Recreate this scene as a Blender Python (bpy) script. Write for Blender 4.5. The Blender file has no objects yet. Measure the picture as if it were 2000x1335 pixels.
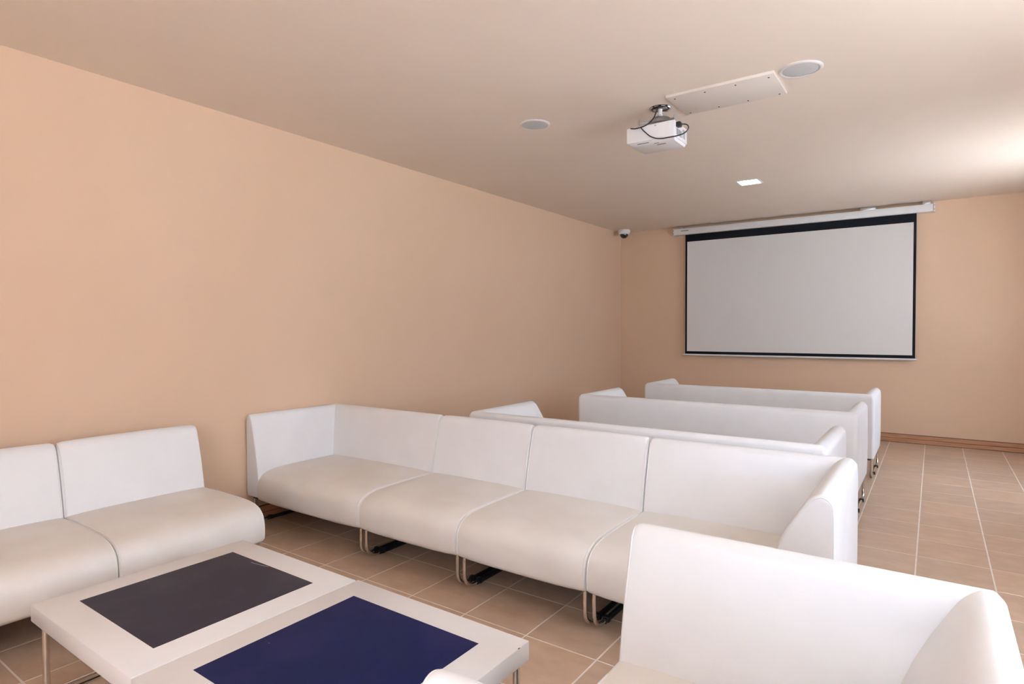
import bpy, bmesh, math, random
from mathutils import Vector, Matrix

# ------------------------------------------------------------------ scene, camera, light
S = bpy.context.scene
COL = S.collection
PI = math.pi
XL, XR, YB, YF, H = -3.769, 1.25, 8.138, -1.9, 2.705      # room: left, right, back, front, ceiling

S.view_settings.view_transform = 'Standard'
S.view_settings.look = 'None'
S.view_settings.gamma = 1.0
S.view_settings.use_curve_mapping = False
S.view_settings.exposure = 0.09

cam = bpy.data.cameras.new('camera')
cam.sensor_width = 36.0
cam.lens = 1170.08 * 36.0 / 2000.0
cam.clip_start = 0.05
cam_o = bpy.data.objects.new('camera', cam)
COL.objects.link(cam_o)
yaw, pitch, roll = 0.613628, 0.0209976, -0.0025112
fw = Vector((-math.sin(yaw)*math.cos(pitch), math.cos(yaw)*math.cos(pitch), -math.sin(pitch)))
rt = Vector((math.cos(yaw), math.sin(yaw), 0)); up = rt.cross(fw)
r2 = rt*math.cos(roll) + up*math.sin(roll); u2 = -rt*math.sin(roll) + up*math.cos(roll)
M = Matrix((r2, u2, -fw)).transposed().to_4x4(); M.translation = Vector((0, 0, 1.3))
cam_o.matrix_world = M
S.camera = cam_o

w = bpy.data.worlds.new('sky'); S.world = w; w.use_nodes = True
bg = w.node_tree.nodes['Background']
bg.inputs['Color'].default_value = (0.78, 0.96, 1.22, 1)
bg.inputs['Strength'].default_value = 6.9

sun = bpy.data.lights.new('sun', 'SUN'); sun.energy = 54.0; sun.angle = math.radians(0.6)
sun.color = (0.90, 1.0, 1.14)
sun_o = bpy.data.objects.new('sun', sun); COL.objects.link(sun_o)
sun_o.rotation_euler = Vector((-0.10, 0.45, -0.88)).to_track_quat('-Z', 'Y').to_euler()

WINDOWS = [(0.75, 1.35, 0.9, 2.45), (1.75, 3.25, 0.8, 2.45), (5.5, 6.85, 0.65, 2.36)]   # y0, y1, z0, z1 in the right wall
for (a, b, c, d) in WINDOWS:                                  # portals: they only guide the sky light
    l = bpy.data.lights.new('window_portal', 'AREA'); l.shape = 'RECTANGLE'
    l.size, l.size_y = d - c, b - a
    l.cycles.is_portal = True
    o = bpy.data.objects.new('window_portal', l); COL.objects.link(o)
    o.location = (XR + 0.22, (a + b)/2, (c + d)/2); o.rotation_euler = (0, math.radians(90), 0)
FWIN = (-1.0, 1.2, 0.85, 2.66)                                    # x0, x1, z0, z1 in the front wall, behind the camera
l = bpy.data.lights.new('window_portal', 'AREA'); l.shape = 'RECTANGLE'
l.size, l.size_y = FWIN[1] - FWIN[0], FWIN[3] - FWIN[2]
l.cycles.is_portal = True
o = bpy.data.objects.new('window_portal', l); COL.objects.link(o)
o.location = ((FWIN[0] + FWIN[1])/2, YF - 0.22, (FWIN[2] + FWIN[3])/2); o.rotation_euler = (math.radians(90), 0, 0)

# ------------------------------------------------------------------ materials
def mat(name, col, rough=0.5, metal=0.0, spec=0.5, emit=None, coat=0.0):
    m = bpy.data.materials.new(name); m.use_nodes = True
    b = m.node_tree.nodes['Principled BSDF']
    b.inputs['Base Color'].default_value = (*col, 1)
    b.inputs['Roughness'].default_value = rough
    b.inputs['Metallic'].default_value = metal
    b.inputs['Specular IOR Level'].default_value = spec
    b.inputs['Coat Weight'].default_value = coat
    if emit:
        b.inputs['Emission Color'].default_value = (1, 1, 1, 1)
        b.inputs['Emission Strength'].default_value = emit
    return m

def nodes(m):
    nt = m.node_tree
    return nt, nt.nodes, nt.links, nt.nodes['Principled BSDF']

def noise_tint(m, c1, c2, scale, detail=3.0, rough=0.5, bump=0.0, bump_scale=None, stretch=(1, 1, 1), lo=0.35, hi=0.65, dist=0.01):
    nt, N, L, b = nodes(m)
    tc = N.new('ShaderNodeTexCoord'); mp = N.new('ShaderNodeMapping')
    mp.inputs['Scale'].default_value = stretch
    L.new(tc.outputs['Object'], mp.inputs['Vector'])
    n = N.new('ShaderNodeTexNoise'); n.inputs['Scale'].default_value = scale; n.inputs['Detail'].default_value = detail
    n.inputs['Roughness'].default_value = rough
    L.new(mp.outputs['Vector'], n.inputs['Vector'])
    r = N.new('ShaderNodeValToRGB')
    r.color_ramp.elements[0].position = lo; r.color_ramp.elements[1].position = hi
    r.color_ramp.elements[0].color = (*c1, 1); r.color_ramp.elements[1].color = (*c2, 1)
    L.new(n.outputs['Fac'], r.inputs['Fac']); L.new(r.outputs['Color'], b.inputs['Base Color'])
    if bump:
        n2 = N.new('ShaderNodeTexNoise'); n2.inputs['Scale'].default_value = bump_scale or scale*8; n2.inputs['Detail'].default_value = 2
        L.new(mp.outputs['Vector'], n2.inputs['Vector'])
        bp = N.new('ShaderNodeBump'); bp.inputs['Strength'].default_value = bump; bp.inputs['Distance'].default_value = dist
        L.new(n2.outputs['Fac'], bp.inputs['Height']); L.new(bp.outputs['Normal'], b.inputs['Normal'])
    return m, n, mp

WALL = mat('peach_paint', (.80, .62, .48), .55, spec=.25)
noise_tint(WALL, (.72, .503, .342), (.735, .518, .357), 1.3, bump=.06, bump_scale=90, dist=.003)
CEIL = mat('peach_ceiling_paint', (.80, .66, .54), .6, spec=.2)
noise_tint(CEIL, (.80, .68, .57), (.82, .70, .59), .8, bump=.05, bump_scale=70, dist=.003)
LEATHER = mat('white_leatherette', (.82, .80, .78), .42, spec=.4)
noise_tint(LEATHER, (.81, .80, .79), (.84, .83, .82), 5, detail=4, bump=.10, bump_scale=260, dist=.002)
SEATL = mat('worn_cream_bounce_leatherette', (.80, .775, .73), .42, spec=.4)  # worn cream, plus warm ceiling and wall bounce put into the colour
noise_tint(SEATL, (.755, .705, .64), (.795, .755, .70), 4, detail=4, bump=.10, bump_scale=260, dist=.002)
WELT = mat('white_welt', (.80, .78, .755), .45, spec=.4)
CHROME = mat('chrome_tube', (.78, .76, .73), .16, metal=1.0)
BLACK = mat('black_plastic', (.012, .013, .016), .38)
GROUT = mat('pale_grout', (.62, .54, .46), .85, spec=.2)
noise_tint(GROUT, (.78, .70, .62), (.86, .79, .71), 14)
WOOD = mat('brown_wood', (.48, .235, .12), .4)
noise_tint(WOOD, (.42, .195, .095), (.56, .29, .15), 6, detail=6, stretch=(1, 1, 14), bump=.05)
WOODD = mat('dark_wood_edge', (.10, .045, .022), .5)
TABLE = mat('white_laminate', (.80, .775, .75), .33, spec=.45)
noise_tint(TABLE, (.785, .76, .735), (.81, .79, .765), 3)
SCREEN = mat('matte_white_screen', (.76, .735, .70), .85, spec=.1)
BORDER = mat('black_screen_border', (.006, .007, .011), .7, spec=.2)
CASE = mat('white_metal_case', (.80, .79, .77), .4)
PLASTIC = mat('white_plastic', (.82, .80, .79), .4)
PANEL = mat('painted_board', (.76, .68, .60), .5)
RIM = mat('cream_plastic_rim', (.77, .71, .665), .5)
GREYMARK = mat('grey_print', (.12, .12, .125), .6)
GRILLE = mat('pale_grey_grille', (.56, .555, .545), .7)
DOME = mat('smoked_dome', (.004, .004, .005), .06, spec=.6, coat=.5)
STEEL = mat('brushed_steel', (.55, .55, .56), .3, metal=1.0)
LAMP = mat('lit_diffuser', (1, 1, 1), .5, emit=14.0)
CONCRETE = mat('pale_paving', (.62, .61, .60), .9, spec=.1)
noise_tint(CONCRETE, (.58, .575, .565), (.66, .655, .645), 2)
FRAME = mat('white_window_frame', (.8, .8, .8), .4)
SCREW = mat('dark_screw', (.05, .045, .04), .5, metal=.5)

def glass():
    m = bpy.data.materials.new('window_glass'); m.use_nodes = True
    nt = m.node_tree; N = nt.nodes; L = nt.links; N.clear()
    o = N.new('ShaderNodeOutputMaterial'); t = N.new('ShaderNodeBsdfTransparent'); g = N.new('ShaderNodeBsdfGlossy')
    g.inputs['Roughness'].default_value = .02
    mx = N.new('ShaderNodeMixShader'); mx.inputs[0].default_value = .06
    L.new(t.outputs[0], mx.inputs[1]); L.new(g.outputs[0], mx.inputs[2]); L.new(mx.outputs[0], o.inputs[0])
    return m
GLASS = glass()

def tile_material():
    m = mat('beige_stone_tile', (.45, .31, .2), .36, spec=.4)
    nt, N, L, b = nodes(m)
    tc = N.new('ShaderNodeTexCoord'); oi = N.new('ShaderNodeObjectInfo')
    sc = N.new('ShaderNodeVectorMath'); sc.operation = 'SCALE'; sc.inputs[0].default_value = (37, 91, 53)
    L.new(oi.outputs['Random'], sc.inputs['Scale'])
    ad = N.new('ShaderNodeVectorMath'); L.new(tc.outputs['Object'], ad.inputs[0]); L.new(sc.outputs['Vector'], ad.inputs[1])
    mp = N.new('ShaderNodeMapping'); mp.inputs['Scale'].default_value = (1.0, 1.7, 1.0); L.new(ad.outputs['Vector'], mp.inputs['Vector'])
    n = N.new('ShaderNodeTexNoise'); n.inputs['Scale'].default_value = 7; n.inputs['Detail'].default_value = 6; n.inputs['Roughness'].default_value = .62
    L.new(mp.outputs['Vector'], n.inputs['Vector'])
    r = N.new('ShaderNodeValToRGB')
    r.color_ramp.elements[0].position = .22; r.color_ramp.elements[1].position = .80
    r.color_ramp.elements[0].color = (.47, .325, .225, 1); r.color_ramp.elements[1].color = (.64, .485, .365, 1)
    L.new(n.outputs['Fac'], r.inputs['Fac'])
    # tile to tile variation
    r2_ = N.new('ShaderNodeValToRGB')
    e = r2_.color_ramp.elements
    e[0].position = 0; e[0].color = (.95, .945, .94, 1); e[1].position = 1; e[1].color = (1.05, 1.01, .98, 1)
    L.new(oi.outputs['Random'], r2_.inputs['Fac'])
    mx = N.new('ShaderNodeMix'); mx.data_type = 'RGBA'; mx.blend_type = 'MULTIPLY'; mx.inputs['Factor'].default_value = 1
    L.new(r.outputs['Color'], mx.inputs['A']); L.new(r2_.outputs['Color'], mx.inputs['B'])
    L.new(mx.outputs['Result'], b.inputs['Base Color'])
    bp = N.new('ShaderNodeBump'); bp.inputs['Strength'].default_value = .12; bp.inputs['Distance'].default_value = .004
    L.new(n.outputs['Fac'], bp.inputs['Height']); L.new(bp.outputs['Normal'], b.inputs['Normal'])
    mr = N.new('ShaderNodeMapRange'); mr.inputs['To Min'].default_value = .30; mr.inputs['To Max'].default_value = .5
    L.new(n.outputs['Fac'], mr.inputs['Value']); L.new(mr.outputs['Result'], b.inputs['Roughness'])
    return m
TILE = tile_material()

def inset_material(name, base, haze, mark):
    """printed dark panel, worn: pale hazy rub marks and tiny scratches"""
    m = mat(name, base, .5, spec=.12)
    nt, N, L, b = nodes(m)
    tc = N.new('ShaderNodeTexCoord')
    n = N.new('ShaderNodeTexNoise'); n.inputs['Scale'].default_value = 4.5; n.inputs['Detail'].default_value = 5
    L.new(tc.outputs['Object'], n.inputs['Vector'])
    r = N.new('ShaderNodeValToRGB'); r.color_ramp.elements[0].position = .45; r.color_ramp.elements[1].position = .8
    r.color_ramp.elements[0].color = (*base, 1); r.color_ramp.elements[1].color = (*haze, 1)
    L.new(n.outputs['Fac'], r.inputs['Fac'])
    mp = N.new('ShaderNodeMapping'); mp.inputs['Scale'].default_value = (9, 26, 1); mp.inputs['Rotation'].default_value = (0, 0, .5)
    L.new(tc.outputs['Object'], mp.inputs['Vector'])
    v = N.new('ShaderNodeTexVoronoi'); v.inputs['Scale'].default_value = 1.0; L.new(mp.outputs['Vector'], v.inputs['Vector'])
    lt = N.new('ShaderNodeMath'); lt.operation = 'LESS_THAN'; lt.inputs[1].default_value = .045; L.new(v.outputs['Distance'], lt.inputs[0])
    sp = N.new('ShaderNodeSeparateColor'); L.new(v.outputs['Color'], sp.inputs['Color'])
    gt = N.new('ShaderNodeMath'); gt.operation = 'GREATER_THAN'; gt.inputs[1].default_value = .8; L.new(sp.outputs['Red'], gt.inputs[0])
    mu = N.new('ShaderNodeMath'); mu.operation = 'MULTIPLY'; L.new(lt.outputs[0], mu.inputs[0]); L.new(gt.outputs[0], mu.inputs[1])
    mx = N.new('ShaderNodeMix'); mx.data_type = 'RGBA'; L.new(mu.outputs[0], mx.inputs['Factor'])
    L.new(r.outputs['Color'], mx.inputs['A']); mx.inputs['B'].default_value = (*mark, 1)
    L.new(mx.outputs['Result'], b.inputs['Base Color'])
    return m
CHARCOAL = inset_material('charcoal_panel', (.038, .035, .052), (.064, .061, .078), (.22, .2, .22))
NAVY = inset_material('navy_panel', (.007, .013, .070), (.022, .022, .10), (.16, .17, .30))
SCRATCH = mat('pale_scratch', (.40, .38, .40), .6)

# ------------------------------------------------------------------ mesh helpers
def finish(name, bm, m, parent=None, smooth=True, angle=38, loc=None):
    me = bpy.data.meshes.new(name)
    bmesh.ops.recalc_face_normals(bm, faces=bm.faces[:])
    bm.to_mesh(me); bm.free()
    if m: me.materials.append(m)
    if smooth:
        for p in me.polygons: p.use_smooth = True
        me.set_sharp_from_angle(angle=math.radians(angle))
    o = bpy.data.objects.new(name, me); COL.objects.link(o)
    if parent: o.parent = parent
    if loc: o.location = loc
    return o

def thing(name, label, cat, loc=(0, 0, 0), rz=0.0, group=None):
    o = bpy.data.objects.new(name, None); COL.objects.link(o)
    o.empty_display_size = .1
    o.location = loc; o.rotation_euler = (0, 0, rz)
    o['label'] = label; o['category'] = cat
    if group: o['group'] = group
    return o

def copy_tree(src, label, loc=None, rz=None, group=None):
    def rec(o, par):
        c = o.copy(); COL.objects.link(c); c.parent = par
        for k in kids.get(o, []): rec(k, c)
        return c
    kids = {}
    for o in bpy.data.objects:
        if o.parent: kids.setdefault(o.parent, []).append(o)
    c = rec(src, None); c['label'] = label
    if loc is not None: c.location = loc
    if rz is not None: c.rotation_euler = (0, 0, rz)
    if group: c['group'] = group
    return c

def struct(o):
    o['kind'] = 'structure'; return o

def box(bm, a, b, bevel=0.0, seg=2):
    vs = [bm.verts.new((x, y, z)) for x in (a[0], b[0]) for y in (a[1], b[1]) for z in (a[2], b[2])]
    idx = [(0, 1, 3, 2), (4, 6, 7, 5), (0, 4, 5, 1), (2, 3, 7, 6), (0, 2, 6, 4), (1, 5, 7, 3)]
    fs = [bm.faces.new([vs[i] for i in f]) for f in idx]
    if bevel:
        es = list({e for f in fs for e in f.edges})
        bmesh.ops.bevel(bm, geom=es, offset=bevel, segments=seg, profile=.5, affect='EDGES')
    return vs

def boxo(name, a, b, m, parent=None, bevel=0.0, seg=2):
    bm = bmesh.new(); box(bm, a, b, bevel, seg)
    return finish(name, bm, m, parent)

def lathe(bm, prof, cx=0, cy=0, n=40, cap=False):
    rings = []
    for r, z in prof:
        if r < 1e-6: rings.append([bm.verts.new((cx, cy, z))])
        else: rings.append([bm.verts.new((cx + r*math.cos(2*PI*k/n), cy + r*math.sin(2*PI*k/n), z)) for k in range(n)])
    for A, B in zip(rings, rings[1:]):
        for k in range(n):
            j = (k + 1) % n
            if len(A) == 1 and len(B) == 1: continue
            if len(A) == 1: bm.faces.new((A[0], B[j], B[k]))
            elif len(B) == 1: bm.faces.new((A[k], A[j], B[0]))
            else: bm.faces.new((A[k], A[j], B[j], B[k]))

def fillet(pts, r, n=6):
    pts = [Vector(p) for p in pts]; out = [pts[0]]
    for a, b, c in zip(pts, pts[1:], pts[2:]):
        d1 = (a - b).normalized(); d2 = (c - b).normalized()
        ang = d1.angle(d2); t = r/math.tan(ang/2)
        t = min(t, (a - b).length*.49, (c - b).length*.49); rr = t*math.tan(ang/2)
        ctr = b + (d1 + d2).normalized()*(rr/math.sin(ang/2))
        v1 = (b + d1*t) - ctr; v2 = (b + d2*t) - ctr; tot = v1.angle(v2)
        ax = v1.cross(v2).normalized()
        for k in range(n + 1): out.append(ctr + Matrix.Rotation(tot*k/n, 3, ax) @ v1)
    out.append(pts[-1]); return out

def spline(pts, n=6):
    pts = [Vector(p) for p in pts]; q = [2*pts[0] - pts[1]] + pts + [2*pts[-1] - pts[-2]]; out = []
    for i in range(1, len(q) - 2):
        p0, p1, p2, p3 = q[i-1:i+3]
        for k in range(n):
            t = k/n
            out.append(.5*((2*p1) + (p2 - p0)*t + (2*p0 - 5*p1 + 4*p2 - p3)*t*t + (3*p1 - p0 - 3*p2 + p3)*t**3))
    out.append(pts[-1]); return out

def tube(bm, pts, r, n=8, closed=False):
    pts = [Vector(p) for p in pts]
    clean = [pts[0]]
    for p in pts[1:]:
        if (p - clean[-1]).length > 1e-5: clean.append(p)
    pts = clean; rings = []; prev = None
    for i, p in enumerate(pts):
        a = pts[i-1] if i else p; b = pts[i+1] if i < len(pts) - 1 else p
        t = (b - a).normalized()
        if prev is None:
            ref = Vector((0, 0, 1)) if abs(t.z) < .9 else Vector((1, 0, 0))
            u = t.cross(ref).normalized()
        else:
            u = (prev - t*prev.dot(t)).normalized()
        prev = u; v = t.cross(u)
        rings.append([bm.verts.new(p + (u*math.cos(2*PI*k/n) + v*math.sin(2*PI*k/n))*r) for k in range(n)])
    for A, B in zip(rings, rings[1:]):
        for k in range(n):
            j = (k + 1) % n; bm.faces.new((A[k], A[j], B[j], B[k]))
    bm.faces.new(list(reversed(rings[0]))); bm.faces.new(rings[-1])

# ------------------------------------------------------------------ upholstery sections (d = distance from the rear plane, z)
def smooth_sec(pts, sharp, n=3):
    """closed Catmull-Rom through pts, corners listed in `sharp` kept"""
    out = []; N = len(pts)
    for i in range(N):
        p1, p2 = pts[i], pts[(i+1) % N]
        p0 = pts[i-1] if i not in sharp else (2*p1[0]-p2[0], 2*p1[1]-p2[1])
        j = (i+1) % N
        p3 = pts[(i+2) % N] if j not in sharp else (2*p2[0]-p1[0], 2*p2[1]-p1[1])
        L = math.hypot(p2[0]-p1[0], p2[1]-p1[1])
        m = 1 if (i in sharp and j in sharp) else n
        for k in range(m):
            t = k/m
            out.append(tuple(.5*(2*p1[c] + (p2[c]-p0[c])*t + (2*p0[c]-5*p1[c]+4*p2[c]-p3[c])*t*t + (3*p1[c]-p0[c]-3*p2[c]+p3[c])*t**3) for c in (0, 1)))
    return out

def shrink(sec, s):
    """move a closed clockwise-or-not polygon inward by s (negative = outward)"""
    if abs(s) < 1e-9: return list(sec)
    area = sum(a[0]*b[1] - b[0]*a[1] for a, b in zip(sec, sec[1:] + sec[:1]))
    sg = 1 if area > 0 else -1; out = []; N = len(sec)
    for i in range(N):
        a, b, c = sec[i-1], sec[i], sec[(i+1) % N]
        e1 = (b[0]-a[0], b[1]-a[1]); e2 = (c[0]-b[0], c[1]-b[1])
        l1 = math.hypot(*e1) or 1e-9; l2 = math.hypot(*e2) or 1e-9
        n1 = (-e1[1]/l1*sg, e1[0]/l1*sg); n2 = (-e2[1]/l2*sg, e2[0]/l2*sg)
        nx, ny = n1[0]+n2[0], n1[1]+n2[1]; q = nx*nx + ny*ny
        k = 2/q if q > .3 else 2/.3
        k = min(k, 1.4)
        out.append((b[0] + nx*k*s, b[1] + ny*k*s))
    return out

BACK_SEC = smooth_sec([(.004, .19), (0, .30), (0, .55), (.001, .695), (.010, .724), (.028, .737), (.048, .734), (.066, .714),
                       (.079, .675), (.096, .61), (.113, .545), (.128, .475), (.141, .41), (.150, .35), (.153, .28), (.153, .19)], {0, 15})
ARM_SEC = smooth_sec([(.004, .19), (0, .30), (0, .55), (.001, .69), (.012, .722), (.032, .737), (.055, .736), (.085, .715),
                      (.118, .665), (.150, .61), (.178, .55), (.203, .48), (.222, .41), (.235, .35), (.238, .28), (.238, .19)], {0, 15})
SLIM_SEC = [(d*.90, z) for d, z in BACK_SEC]
SEAT_SEC = smooth_sec([(.135, .182), (.40, .178), (.70, .176), (.742, .181), (.755, .197), (.759, .24), (.755, .285), (.741, .322),
                       (.708, .351), (.655, .368), (.58, .376), (.40, .379), (.135, .379)], {0, 12})

def end_profile(r, k=4):
    return [(r*(1-math.cos(a*PI/2/k)), r*(1-math.sin(a*PI/2/k))) for a in range(k+1)]   # (distance from end, inset)

def sweep(bm, secs, path, r_end=(.012, .012), r_corner=.035, crown=0.0, nmid=5, top=(0, 0)):
    """sweep a section (one per segment of the outer 2D polyline `path`); inward is to the LEFT of the walking direction.
    r_end: edge rounding at both ends; top: extra rounding of the upper corners at both ends"""
    P = [Vector((p[0], p[1])) for p in path]; n_seg = len(P) - 1
    dirs = [(P[i+1]-P[i]).normalized() for i in range(n_seg)]
    lens = [(P[i+1]-P[i]).length for i in range(n_seg)]
    nrm = [Vector((-d.y, d.x)) for d in dirs]
    rings = []
    def droop(z, dist, R):
        if not R or dist >= R or z < .60: return z
        return z - R*(1 - math.sqrt(max(0, 1-(1-dist/R)**2)))*((z-.60)/.137)**2
    def station(i, s_, inset, R=0, dist=0):
        ring = []
        for d, z in shrink(secs[i], inset):
            p = P[i] + dirs[i]*s_ + nrm[i]*d; ring.append(bm.verts.new((p.x, p.y, droop(z, dist, R))))
        rings.append(ring)
    def ends(r, R):
        S_ = sorted({0.0} | {r*(1-math.cos(a*PI/8)) for a in range(5)} | ({R*(1-math.cos(a*PI/12)) for a in range(7)} if R else set()))
        out = []
        for v in S_:
            if out and v - out[-1] < 4e-4: continue
            out.append(v)
        return [(v, (r - math.sqrt(max(0, r*r-(r-v)**2))) if v < r else 0.0) for v in out]
    for i in range(n_seg):
        if i == 0:
            for v, q in ends(r_end[0], top[0]): station(i, v, q, top[0], v)
        if n_seg == 1:
            lo = max(r_end[0], top[0]); hi = lens[i] - max(r_end[1], top[1])
            for k in range(1, nmid + 1):
                t = k/(nmid + 1); station(i, lo + (hi-lo)*t, -crown*(1-(2*t-1)**4))
        if i == n_seg - 1:
            for v, q in reversed(ends(r_end[1], top[1])): station(i, lens[i] - v, q, top[1], v)
        else:
            c = P[i+1]; na, nb = nrm[i], nrm[i+1]; r = r_corner
            for k in range(7):
                th = PI/2*k/6; ring = []
                for (dp, zp), (dn, zn) in zip(secs[i], secs[i+1]):
                    ca = dp if dp >= r else r - math.cos(th)*(r - dp)
                    cb = dn if dn >= r else r - math.sin(th)*(r - dn)
                    t = k/6; p = c + na*ca + nb*cb
                    ring.append(bm.verts.new((p.x, p.y, zp*(1-t) + zn*t)))
                rings.append(ring)
    N = len(secs[0])
    for A, B in zip(rings, rings[1:]):
        for k in range(N):
            j = (k+1) % N; bm.faces.new((A[k], A[j], B[j], B[k]))
    bm.faces.new(list(reversed(rings[0]))); bm.faces.new(rings[-1])
    bmesh.ops.remove_doubles(bm, verts=bm.verts[:], dist=3e-5)

def welt(name, parent, sec, at, inset, r=.0032, skip=None, drop=0.0):
    """thin sewn welt that follows the section; `at` maps (d) -> (x, y)"""
    pts = []
    for d, z in shrink(sec, inset):
        if skip and skip(d, z): continue
        x, y = at(d); pts.append((x, y, z - (drop*((z-.60)/.137)**2 if z > .60 else 0)))
    bm = bmesh.new(); tube(bm, pts, r, 6)
    return finish(name, bm, WELT, parent)

def sled_leg(parent, x, y0=.085, y1=.715, top=.19, cover=True):
    bm = bmesh.new()
    tube(bm, fillet([(x, y0, top), (x, y0, .011), (x, y1, .011), (x, y1, top)], .07, 7), .0095, 10)
    leg = finish('leg', bm, CHROME, parent)
    if cover:
        bm = bmesh.new(); box(bm, (x-.0105, y0+.09, .0006), (x+.0060, y1-.09, .0225), .003)
        finish('runner_cover', bm, BLACK, leg)
    for y in (y0+.20, y1-.12):
        bm = bmesh.new(); box(bm, (x-.0155, y-.013, .0005), (x+.0155, y+.013, .026), .004)
        finish('clamp', bm, BLACK, leg)
    return leg

# local frame of a seat: x along the width, y from the rear plane forward, z up
def seat_part(parent, x0, x1, name='seat', welts=(True, True)):
    bm = bmesh.new(); sweep(bm, [SEAT_SEC], [(x0, 0), (x1, 0)], r_end=(.013, .013), crown=.007, nmid=9)
    o = finish(name, bm, SEATL, parent)
    for ok, xx, s in ((welts[0], x0, 1), (welts[1], x1, -1)):
        if ok: welt('piping', o, SEAT_SEC, lambda d, xx=xx, s=s: (xx + s*.0085, d), .0012, skip=lambda d, z: z < .19 or d < .16)
    return o

def shade_underside(parent, x0, x1):  # black sheet added below the seats to darken the floor under them
    bm = bmesh.new(); box(bm, (x0+.03, .03, .170), (x1-.03, .725, .179), .003, 1)
    return finish('shade_underside', bm, BLACK, parent)

TOPR = .030
def armless_seat(label, w_, loc, rz, group=None):
    t = thing('lounge_seat', label, 'seat', loc, rz, group)
    g = .0006
    bm = bmesh.new(); sweep(bm, [BACK_SEC], [(g, 0), (w_-g, 0)], crown=.003, nmid=7, top=(TOPR, TOPR))
    b = finish('backrest', bm, LEATHER, t)
    for xx, s in ((g, 1), (w_-g, -1)):
        welt('piping', b, BACK_SEC, lambda d, xx=xx, s=s: (xx + s*.0085, d), .0010, skip=lambda d, z: z < .37, drop=.0090)
    seat_part(t, g, w_-g); shade_underside(t, g, w_-g)
    sled_leg(t, .022); sled_leg(t, w_-.022)
    return t

def arm_seat(label, w_, arm_at_zero, loc, rz, arm, depth=.752):
    """seat with a backrest that turns a corner into one arm, at local x = 0 or at x = w_"""
    t = thing('corner_lounge_seat', label, 'seat', loc, rz)
    g = .0006; ai = max(p[0] for p in arm) - .012
    if arm_at_zero: path, secs, tp = [(0, depth), (0, 0), (w_-g, 0)], [arm, BACK_SEC], (.014, TOPR)
    else: path, secs, tp = [(g, 0), (w_, 0), (w_, depth)], [BACK_SEC, arm], (TOPR, .014)
    bm = bmesh.new(); sweep(bm, secs, path, r_end=(.014, .014), r_corner=.027, top=tp)
    b = finish('backrest', bm, LEATHER, t)
    fe = w_-g if arm_at_zero else g; fs = -1 if arm_at_zero else 1
    welt('piping', b, BACK_SEC, lambda d: (fe + fs*.0085, d), .0012, skip=lambda d, z: z < .37, drop=.0090)
    sx = 0 if arm_at_zero else w_; sd = 1 if arm_at_zero else -1
    welt('piping', b, arm, lambda d: (sx + sd*d, depth - .004), .0065, skip=lambda d, z: z < .2, drop=.004)
    if arm_at_zero: seat_part(t, ai, w_-g, welts=(False, True))
    else: seat_part(t, g, w_-ai, welts=(True, False))
    shade_underside(t, 0, w_)
    sled_leg(t, .022 if not arm_at_zero else .03); sled_leg(t, w_-.022 if arm_at_zero else w_-.03)
    return t

def sofa(label, w_, loc, rz, group):
    t = thing('sofa', label, 'sofa', loc, rz, group)
    depth = .752
    bm = bmesh.new(); sweep(bm, [ARM_SEC, BACK_SEC, ARM_SEC], [(0, depth), (0, 0), (w_, 0), (w_, depth)], r_end=(.014, .014), r_corner=.027, top=(.02, .02))
    finish('backrest', bm, LEATHER, t)
    ai = .238 - .012; cw = (w_ - 2*ai)/3
    for k in range(3): seat_part(t, ai + k*cw + .001, ai + (k+1)*cw - .001, welts=(k > 0, k < 2))
    shade_underside(t, 0, w_)
    for x in (.024, ai + cw, ai + 2*cw, w_-.024): sled_leg(t, x, cover=False)
    return t

# ------------------------------------------------------------------ room
TP, TX0, TY0 = .3361, -3.0785, 2.0935      # tile pitch and one joint crossing
TPX = .33440; TPY = .33700
floor = struct(boxo('floor', (XL-.2, YF-.2, -.12), (XR+.2, YB+.2, -.0008), GROUT))

ZW = .03
struct(boxo('wall_left', (XL-.2, YF-.2, -.05), (XL, YB+.2, H+.1), WALL))
struct(boxo('wall_back', (XL-.01, YB, -.05), (XR+.2, YB+.2, H+.1), WALL))
struct(boxo('ceiling', (XL-.2, YF-.2, H), (XR+.2, YB+.2, H+.2), CEIL))
bm = bmesh.new()                                             # right wall, with three window openings
ys = YF - .2
for (a, b, c, d) in WINDOWS:
    box(bm, (XR, ys, -.05), (XR+.2, a, H+.1)); box(bm, (XR, a, -.05), (XR+.2, b, c)); box(bm, (XR, a, d), (XR+.2, b, H+.1)); ys = b
box(bm, (XR, ys, -.05), (XR+.2, YB+.01, H+.1))
struct(finish('wall_right', bm, WALL, smooth=False))
bm = bmesh.new()                                             # wall behind the camera, one window opening
x0, x1, z0, z1 = FWIN
box(bm, (XL-.01, YF-.2, -.05), (x0, YF, H+.1)); box(bm, (x1, YF-.2, -.05), (XR+.01, YF, H+.1))
box(bm, (x0, YF-.2, -.05), (x1, YF, z0)); box(bm, (x0, YF-.2, z1), (x1, YF, H+.1))
struct(finish('wall_front', bm, WALL, smooth=False))
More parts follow.
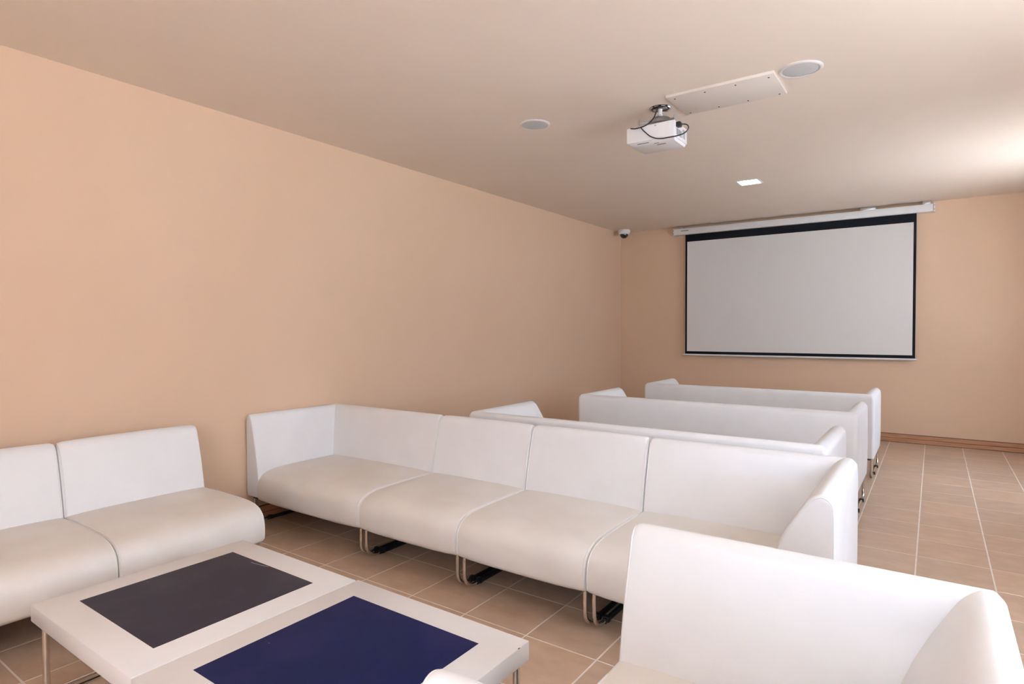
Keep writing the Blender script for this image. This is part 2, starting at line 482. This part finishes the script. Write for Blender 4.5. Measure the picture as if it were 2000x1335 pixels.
for i, (a, b, c, d) in enumerate(WINDOWS + [FWIN]):
    bm = bmesh.new(); f = .05; mid = (a + b)/2
    if i < 3:
        B = lambda y0, y1, z0, z1: box(bm, (XR+.08, y0, z0), (XR+.14, y1, z1), .004, 1)
    else:
        B = lambda y0, y1, z0, z1: box(bm, (y0, YF-.14, z0), (y1, YF-.08, z1), .004, 1)
    B(a, a+f, c, d); B(b-f, b, c, d); B(mid-f/2, mid+f/2, c+f, d-f); B(a+f, b-f, c, c+f); B(a+f, b-f, d-f, d)
    fr = struct(finish('window_%d' % (i+1), bm, FRAME))
    for p0, p1 in ((a+f, mid-f/2), (mid+f/2, b-f)):
        bm = bmesh.new()
        if i < 3: box(bm, (XR+.107, p0, c+f), (XR+.113, p1, d-f))
        else: box(bm, (p0, YF-.113, c+f), (p1, YF-.107, d-f))
        finish('pane', bm, GLASS, fr)
g = struct(boxo('ground', (XR+.2, -9, -.25), (XR+9, 16, -.06), CONCRETE))
g2 = struct(boxo('ground', (XL-6, -10, -.25), (XR+.2, YF-.2, -.06), CONCRETE))

# baseboards: two wooden strips with a shadow groove
def baseboard(name, boxes):
    bm = bmesh.new()
    for a, b in boxes: box(bm, a, b, .002, 1)
    return struct(finish(name, bm, WOOD))
bb = baseboard('baseboard_back', [((XL+.013, YB-.013, .004), (XR, YB, .0455)), ((XL+.013, YB-.013, .0495), (XR, YB, .093))])
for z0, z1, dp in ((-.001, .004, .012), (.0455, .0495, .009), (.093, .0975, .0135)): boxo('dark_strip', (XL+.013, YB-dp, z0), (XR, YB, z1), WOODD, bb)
bb = baseboard('baseboard_left', [((XL, YF, .004), (XL+.013, YB, .0455)), ((XL, YF, .0495), (XL+.013, YB, .093))])
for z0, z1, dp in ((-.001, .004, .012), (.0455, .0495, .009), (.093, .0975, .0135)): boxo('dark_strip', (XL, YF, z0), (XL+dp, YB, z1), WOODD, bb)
baseboard('baseboard_right', [((XR-.013, WINDOWS[1][1], -.002), (XR, WINDOWS[2][0], .095)), ((XR-.013, WINDOWS[2][1], -.002), (XR, YB-.014, .095))])

# ------------------------------------------------------------------ floor tiles
def project(p):
    d = Vector(p) - Vector((0, 0, 1.3)); z = d.dot(fw)
    if z < .05: return None
    return 1000 + 1170.08*d.dot(r2)/z, 667.5 - 1170.08*d.dot(u2)/z, z
random.seed(4)
ge = .0036
def tile_bm(sx, sy):
    bm = bmesh.new(); box(bm, (0, 0, -.0030), (sx, sy, 0), 0)
    es = [e for e in bm.edges if all(abs(v.co.z) < 1e-6 for v in e.verts)]
    bmesh.ops.bevel(bm, geom=es, offset=.0006, segments=1, affect='EDGES')
    return bm
cells = []
i0 = math.floor((XL-TX0)/TPX); i1 = math.ceil((XR-TX0)/TPX)
j0 = math.floor((YF-TY0)/TPY); j1 = math.ceil((YB-TY0)/TPY)
for i in range(i0, i1):
    for j in range(j0, j1):
        a = max(TX0+i*TPX, XL+.014); b = min(TX0+(i+1)*TPX, XR); c = max(TY0+j*TPY, YF); d = min(TY0+(j+1)*TPY, YB-.014)
        if b-a < .03 or d-c < .03: continue
        q = [project(p) for p in ((a, c, 0), (b, c, 0), (b, d, 0), (a, d, 0))]
        score = 0
        if all(q):
            cx = sum(k[0] for k in q)/4; cy = sum(k[1] for k in q)/4
            if -60 < cx < 2060 and cy < 1420:
                score = abs(sum(q[k][0]*q[(k+1) % 4][1] - q[(k+1) % 4][0]*q[k][1] for k in range(4)))/2
                mx_, my_ = (a+b)/2, (c+d)/2
                # out of sight behind and under the seating rows
                if mx_ < -.55 and my_ > 3.0: score *= .02
                if mx_ < -3.3 and my_ > .5: score *= .05
                if mx_ < -.6 and 2.75 < my_ <= 3.0: score *= .05
        cells.append((score, a, b, c, d))
cells.sort(reverse=True)
mesh_cache = {}
rest = bmesh.new()
for n, (score, a, b, c, d) in enumerate(cells):
    sx, sy = round(b-a-2*ge, 4), round(d-c-2*ge, 4)
    if n < 298 and score > 0:
        key = (sx, sy)
        if key not in mesh_cache:
            o = finish('floor_tile', tile_bm(sx, sy), TILE, floor, smooth=False); mesh_cache[key] = o.data
        else:
            o = bpy.data.objects.new('floor_tile', mesh_cache[key]); COL.objects.link(o); o.parent = floor
        o.location = (a+ge, c+ge, random.uniform(-.0001, .0002))
    else:
        box(rest, (a+ge, c+ge, -.0032), (b-ge, d-ge, 0))
o = finish('floor_tiles', rest, TILE, floor, smooth=False); o['kind'] = 'stuff'

# ------------------------------------------------------------------ seating
RA = 2.995                                                    # rear plane of the row across the room
arm_seat('white seat with arm at the left wall end of the long modular row', 1.122, False, (-2.64, RA, 0), PI, SLIM_SEC)
mid1 = armless_seat('armless white seat in the long row, next to the left wall corner seat', .72, (-1.92, RA, 0), PI, 'armless middle seats of the long row')
copy_tree(mid1, 'armless white seat in the long row, beside its right arm seat', (-1.20, RA, 0), PI)
arm_seat('white seat with rounded arm at the aisle end of the long modular row', .938, True, (-.262, RA, 0), PI, ARM_SEC)
# pair along the left wall, facing the tables
pair = armless_seat('armless white seat by the left wall, the one beside the bare wall gap', .70, (-3.648, 1.83, 0), -PI/2, 'seat pair along the left wall')
copy_tree(pair, 'armless white seat by the left wall, cut off by the left picture edge', (-3.648, 1.13, 0), -PI/2)
# near seats
arm_seat('big white armed seat nearest on the right, its backrest toward the long row', .85, True, (.137, 1.665, 0), PI, ARM_SEC)
near = armless_seat('white seat at the very bottom, only its rounded backrest corner beyond the table', .74, (.053, .765, 0), PI)
# three sofas facing the screen
sofa('white sofa seen from behind, directly back to back with the long row', 2.215, (-2.622, 3.19, 0), 0.0, 'sofas facing the screen')
sofa('white sofa seen from behind, the middle of the three facing the screen', 2.115, (-2.523, 4.57, 0), 0.0, 'sofas facing the screen')
sofa('white sofa seen from behind, the one closest to the projection screen', 2.07, (-2.475, 5.91, 0), 0.0, 'sofas facing the screen')

# ------------------------------------------------------------------ coffee tables
def coffee_table(label, x0, x1, y0, y1, inset, imat, ilabel):
    Z = .34; T = .06
    t = thing('coffee_table', label, 'table', ((x0+x1)/2, (y0+y1)/2, 0), 0, 'two white coffee tables pushed together')
    ox, oy = (x0+x1)/2, (y0+y1)/2
    a, b, c, d = x0-ox, x1-ox, y0-oy, y1-oy
    p, q, r, s = inset[0]-ox, inset[1]-ox, inset[2]-oy, inset[3]-oy
    bm = bmesh.new(); box(bm, (a, c, Z-T), (b, d, Z), .003, 2)
    top = finish('tabletop', bm, TABLE, t)
    bm = bmesh.new(); box(bm, (p, r, Z-.004), (q, s, Z+.0008), .0003, 1)
    pn = finish('inset_panel', bm, imat, top); pn['label'] = ilabel
    for x in (a+.025, b-.025):
        bm = bmesh.new(); tube(bm, fillet([(x, c+.035, Z-T), (x, c+.035, .013), (x, d-.035, .013), (x, d-.035, Z-T)], .03, 6), .0115, 12)
        lg = finish('leg', bm, CHROME, t)
        boxo('runner_cover', (x-.0085, c+.10, .0005), (x+.0085, d-.10, .0215), BLACK, lg, .002, 1)
    return t, pn, top
t1, p1, top1 = coffee_table('white coffee table with a worn charcoal inset, beside the left wall seats', -2.583, -1.805, .728, 1.518,
                      (-2.472, -1.918, .838, 1.407), CHARCOAL, 'worn charcoal inset panel')
t2, p2, top2 = coffee_table('white coffee table with a navy blue inset, nearer the big armed seat', -1.802, -1.012, .728, 1.526,
                      (-1.703, -1.129, .848, 1.422), NAVY, 'scratched navy blue inset panel')
bm = bmesh.new()
tube(bm, spline([(-.103, .262, .3410), (-.071, .265, .3410), (-.035, .270, .3410), (-.004, .277, .3410)], 4), .0009, 5)
finish('scratch', bm, SCRATCH, p1)

for cy in (1.47, 1.20):                                       # chipped edge
    bm = bmesh.new(); box(bm, (.393, cy-1.127-.004, .3385), (.3958, cy-1.127+.004, .3406), .0006, 1)
    finish('edge_chip', bm, SCREW, top2)

# ------------------------------------------------------------------ projection screen
SY = YB - .065
sc = thing('projection_screen', 'wide pull-down projection screen with black border on the back wall', 'screen', (-1.47, YB, 0))
ox = -1.47
def sbox(name, x0, x1, z0, z1, y0, y1, m, par, bev=0.0):
    return boxo(name, (x0-ox, y0-YB, z0), (x1-ox, y1-YB, z1), m, par, bev)
case = sbox('case', -2.925, -.018, 2.582, 2.664, SY-.05, YB-.004, CASE, sc, .008)
for x0, x1 in ((-2.940, -2.925), (-.018, -.003)): sbox('end_cap', x0, x1, 2.578, 2.668, SY-.054, YB-.002, PLASTIC, case, .004)
sbox('maker_mark', -2.83, -2.73, 2.628, 2.636, SY-.0508, SY-.049, GREYMARK, case)
for x in (-2.932, -.010):
    for z in (2.60, 2.645): 
        bm = bmesh.new(); lathe(bm, [(0, -.001), (.004, -.001), (.004, .001), (0, .001)], n=8)
        o = finish('screw', bm, SCREW, case); o.rotation_euler = (PI/2, 0, 0); o.location = (x-ox, SY-.0545-YB, z)
for x0, x1 in ((-2.90, -2.82), (-.72, -.56), (-.12, -.04)):
    b_ = sbox('hanging_bracket', x0, x1, 2.662, H, SY-.02, YB-.01, STEEL, sc, .003)
fab = sbox('black_border', -2.785, -.170, .962, 2.60, SY+.0, SY+.0015, BORDER, sc)
sbox('screen_surface', -2.760, -.197, .998, 2.485, SY-.0012, SY+.0002, SCREEN, sc)
bm = bmesh.new(); tube(bm, [(-2.800-ox, SY-YB, .951), (-.168-ox, SY-YB, .951)], .0115, 14)
bar = finish('bottom_bar', bm, CASE, sc)
for x0, x1 in ((-2.818, -2.80), (-.168, -.150)):
    bm = bmesh.new(); tube(bm, [(x0-ox, SY-YB, .951), (x1-ox, SY-YB, .951)], .009, 12); finish('end_knob', bm, PLASTIC, bar)

# ------------------------------------------------------------------ ceiling fittings
def speaker(label, x, y, r):
    t = thing('ceiling_speaker', label, 'speaker', (x, y, H), 0, 'round ceiling speakers')
    bm = bmesh.new(); lathe(bm, [(r*.80, -.001), (r*.80, -.006), (r*.86, -.0085), (r*.95, -.007), (r, -.002), (r, .001)], n=56)
    finish('rim', bm, RIM, t)
    bm = bmesh.new(); lathe(bm, [(0, -.0085), (r*.45, -.0080), (r*.74, -.0068), (r*.79, -.005), (r*.79, .001)], n=56)
    finish('grille', bm, GRILLE, t)
speaker('round white ceiling speaker left of the projector', -2.258, 3.480, .108)
speaker('round white ceiling speaker beyond the right end of the ceiling panel', -.606, 3.580, .113)

pn = thing('access_panel', 'white rectangular access panel screwed to the ceiling beside the projector', 'panel', (-1.03, 3.69, H))
bm = bmesh.new(); box(bm, (-.306, -.181, -.016), (.304, .181, .001), .003, 2)
finish('board', bm, PANEL, pn)
for sy in (-.135, .150):
    for sx in (-.265, -.085, .09, .268):
        bm = bmesh.new(); lathe(bm, [(0, -.0185), (.004, -.018), (.0058, -.0163), (.0058, -.015)], sx, sy, 10)
        finish('screw', bm, SCREW, pn)

dl = thing('downlight', 'small square lit downlight in the ceiling', 'light', (-1.462, 6.03, H))
bm = bmesh.new()
for a, b in (((-.105, -.105, -.004), (.105, -.088, .001)), ((-.105, .088, -.004), (.105, .105, .001)), ((-.105, -.088, -.004), (-.088, .088, .001)), ((.088, -.088, -.004), (.105, .088, .001))):
    box(bm, a, b, .001, 1)
finish('trim_ring', bm, PLASTIC, dl)
boxo('diffuser', (-.088, -.088, -.0032), (.088, .088, .0), LAMP, dl, .001, 1)

sec_ = thing('dome_camera', 'small white dome security camera in the far left ceiling corner', 'camera', (-3.612, 7.9, H))
bm = bmesh.new(); lathe(bm, [(0, .0), (.080, 0), (.085, -.006), (.085, -.036), (.080, -.043), (.074, -.046), (.074, -.058), (.066, -.062), (.054, -.062)], n=40)
finish('housing', bm, PLASTIC, sec_)
bm = bmesh.new(); lathe(bm, [(.058, -.058)] + [(.058*math.cos(a), -.062 - .058*math.sin(a)) for a in [k*PI/16 for k in range(0, 8)]] + [(0, -.120)], n=36)
finish('dome', bm, DOME, sec_)

# projector hanging under the ceiling
PX, PY = -1.44, 3.69
pj = thing('projector', 'white ceiling projector with a looping black power cord', 'projector', (PX, PY, H))
L = lambda x, y, z: (x-PX, y-PY, z-H)
bm = bmesh.new()                                             # body, chamfered underneath
x0, x1, y0, y1, zt, zb = -1.612, -1.300, 3.560, 3.795, 2.572, 2.474
box(bm, L(x0, y0, zb), L(x1, y1, zt), .007, 2)
body = finish('body', bm, PLASTIC, pj)
bm = bmesh.new(); vs = []
for (ax, ay, z) in ((0, 0, zb+.004), (.03, .03, zb-.018)):
    vs.append([bm.verts.new(L(x, y, z)) for x, y in ((x0+.006+ax, y0+.006+ay), (x1-.006-ax*.15, y0+.006+ay), (x1-.006-ax*.15, y1-.006-ay*.5), (x0+.006+ax, y1-.006-ay*.5))])
for k in range(4): bm.faces.new((vs[0][k], vs[0][(k+1) % 4], vs[1][(k+1) % 4], vs[1][k]))
bm.faces.new(vs[0][::-1]); bm.faces.new(vs[1])
finish('lower_cover', bm, PLASTIC, body)
for a, b in (((-1.545, 3.575, 2.4635), (-1.47, 3.578, 2.4665)), ((-1.44, 3.59, 2.4555), (-1.41, 3.592, 2.4585)), ((-1.425, 3.605, 2.4485), (-1.37, 3.608, 2.4515))):
    boxo('print_mark', L(*a), L(*b), GREYMARK, body)
for k in range(6): boxo('vent_slot', L(x1-.0005, 3.60+k*.016, 2.49), L(x1+.0008, 3.607+k*.016, 2.53), GREYMARK, body)
for k in range(3): boxo('print_mark', L(x1-.0005, 3.71+k*.016, 2.495), L(x1+.0008, 3.715+k*.016, 2.55), GREYMARK, body)
boxo('lamp_hatch', L(-1.515, 3.561-.0025, 2.482), L(-1.335, 3.561, 2.566), PLASTIC, body, .002, 1)
bm = bmesh.new(); lathe(bm, [(0, -.001), (.003, -.001), (.003, .001), (0, .001)], n=8)
o = finish('screw', bm, SCREW, body); o.rotation_euler = (PI/2, 0, 0); o.location = L(-1.42, 3.5575, 2.556)
bm = bmesh.new(); tube(bm, [L(-1.50, y1-.01, 2.52), L(-1.50, y1+.012, 2.52)], .032, 24); finish('lens', bm, DOME, body)
# mount
bm = bmesh.new(); lathe(bm, [(0, -.0015), (.066, -.0015), (.068, .001)], n=40); finish('ceiling_hole', bm, BLACK, pj)
bm = bmesh.new()
for k in range(9):
    a = k*2*PI/9 + .3; rr = .062
    c_, s_ = math.cos(a), math.sin(a)
    tube(bm, [(rr*c_, rr*s_, -.003), (rr*math.cos(a+.42), rr*math.sin(a+.42), -.003)], .006, 5)
finish('hole_rim', bm, STEEL, pj)
bm = bmesh.new(); box(bm, (-.046, -.018, -.008), (.046, .018, -.002), .002, 1); finish('ceiling_bracket', bm, STEEL, pj)
bm = bmesh.new(); tube(bm, [(0, 0, -.002), (0, 0, -.062)], .013, 16); pole = finish('drop_pole', bm, PLASTIC, pj)
bm = bmesh.new(); tube(bm, [(0, 0, -.040), (0, 0, -.058)], .0165, 16); finish('pole_collar', bm, PLASTIC, pole)
for s_ in (-1, 1):
    bm = bmesh.new(); tube(bm, [(s_*.007, -.0175, -.047), (s_*.007, -.0160, -.047)], .0025, 6); finish('screw', bm, SCREW, pole)
bm = bmesh.new(); lathe(bm, [(.0, -.056), (.03, -.058), (.060, -.068), (.084, -.090), (.090, -.108), (.083, -.108), (.058, -.078), (0, -.066)], n=40); finish('mount_plate', bm, STEEL, pj)
for (ex, ey) in ((.112, -.045), (.11, .085), (-.10, -.08), (-.10, .085)):
    bm = bmesh.new(); tube(bm, [(ex*.5, ey*.5, -.092), (ex, ey, -.098)], .008, 8); tube(bm, [(ex, ey, -.080), (ex, ey, -.134)], .007, 8); finish('mount_arm', bm, STEEL, pj)
# cord: one run from the ceiling hole to the left rear, then the loop to the plug on the side
bm = bmesh.new()
tube(bm, spline([L(-1.415, 3.665, 2.703), L(-1.435, 3.645, 2.694), L(-1.438, 3.62, 2.662), L(-1.442, 3.59, 2.618), L(-1.462, 3.565, 2.582), L(-1.495, 3.550, 2.562), L(-1.544, 3.549, 2.558), L(-1.581, 3.555, 2.567)], 6), .0036, 8)
finish('signal_cable', bm, BLACK, pj)
bm = bmesh.new()
tube(bm, spline([L(-1.512, 3.549, 2.562), L(-1.506, 3.547, 2.552), L(-1.481, 3.546, 2.523), L(-1.44, 3.543, 2.486), L(-1.387, 3.541, 2.465), L(-1.324, 3.540, 2.461), L(-1.263, 3.542, 2.463), L(-1.234, 3.57, 2.483), L(-1.226, 3.60, 2.516), L(-1.245, 3.622, 2.545), L(-1.275, 3.618, 2.553)], 6), .0036, 8)
finish('power_cord', bm, BLACK, pj)
boxo('plug', L(-1.302, 3.588, 2.534), L(-1.274, 3.626, 2.564), BLACK, pj, .004, 2)
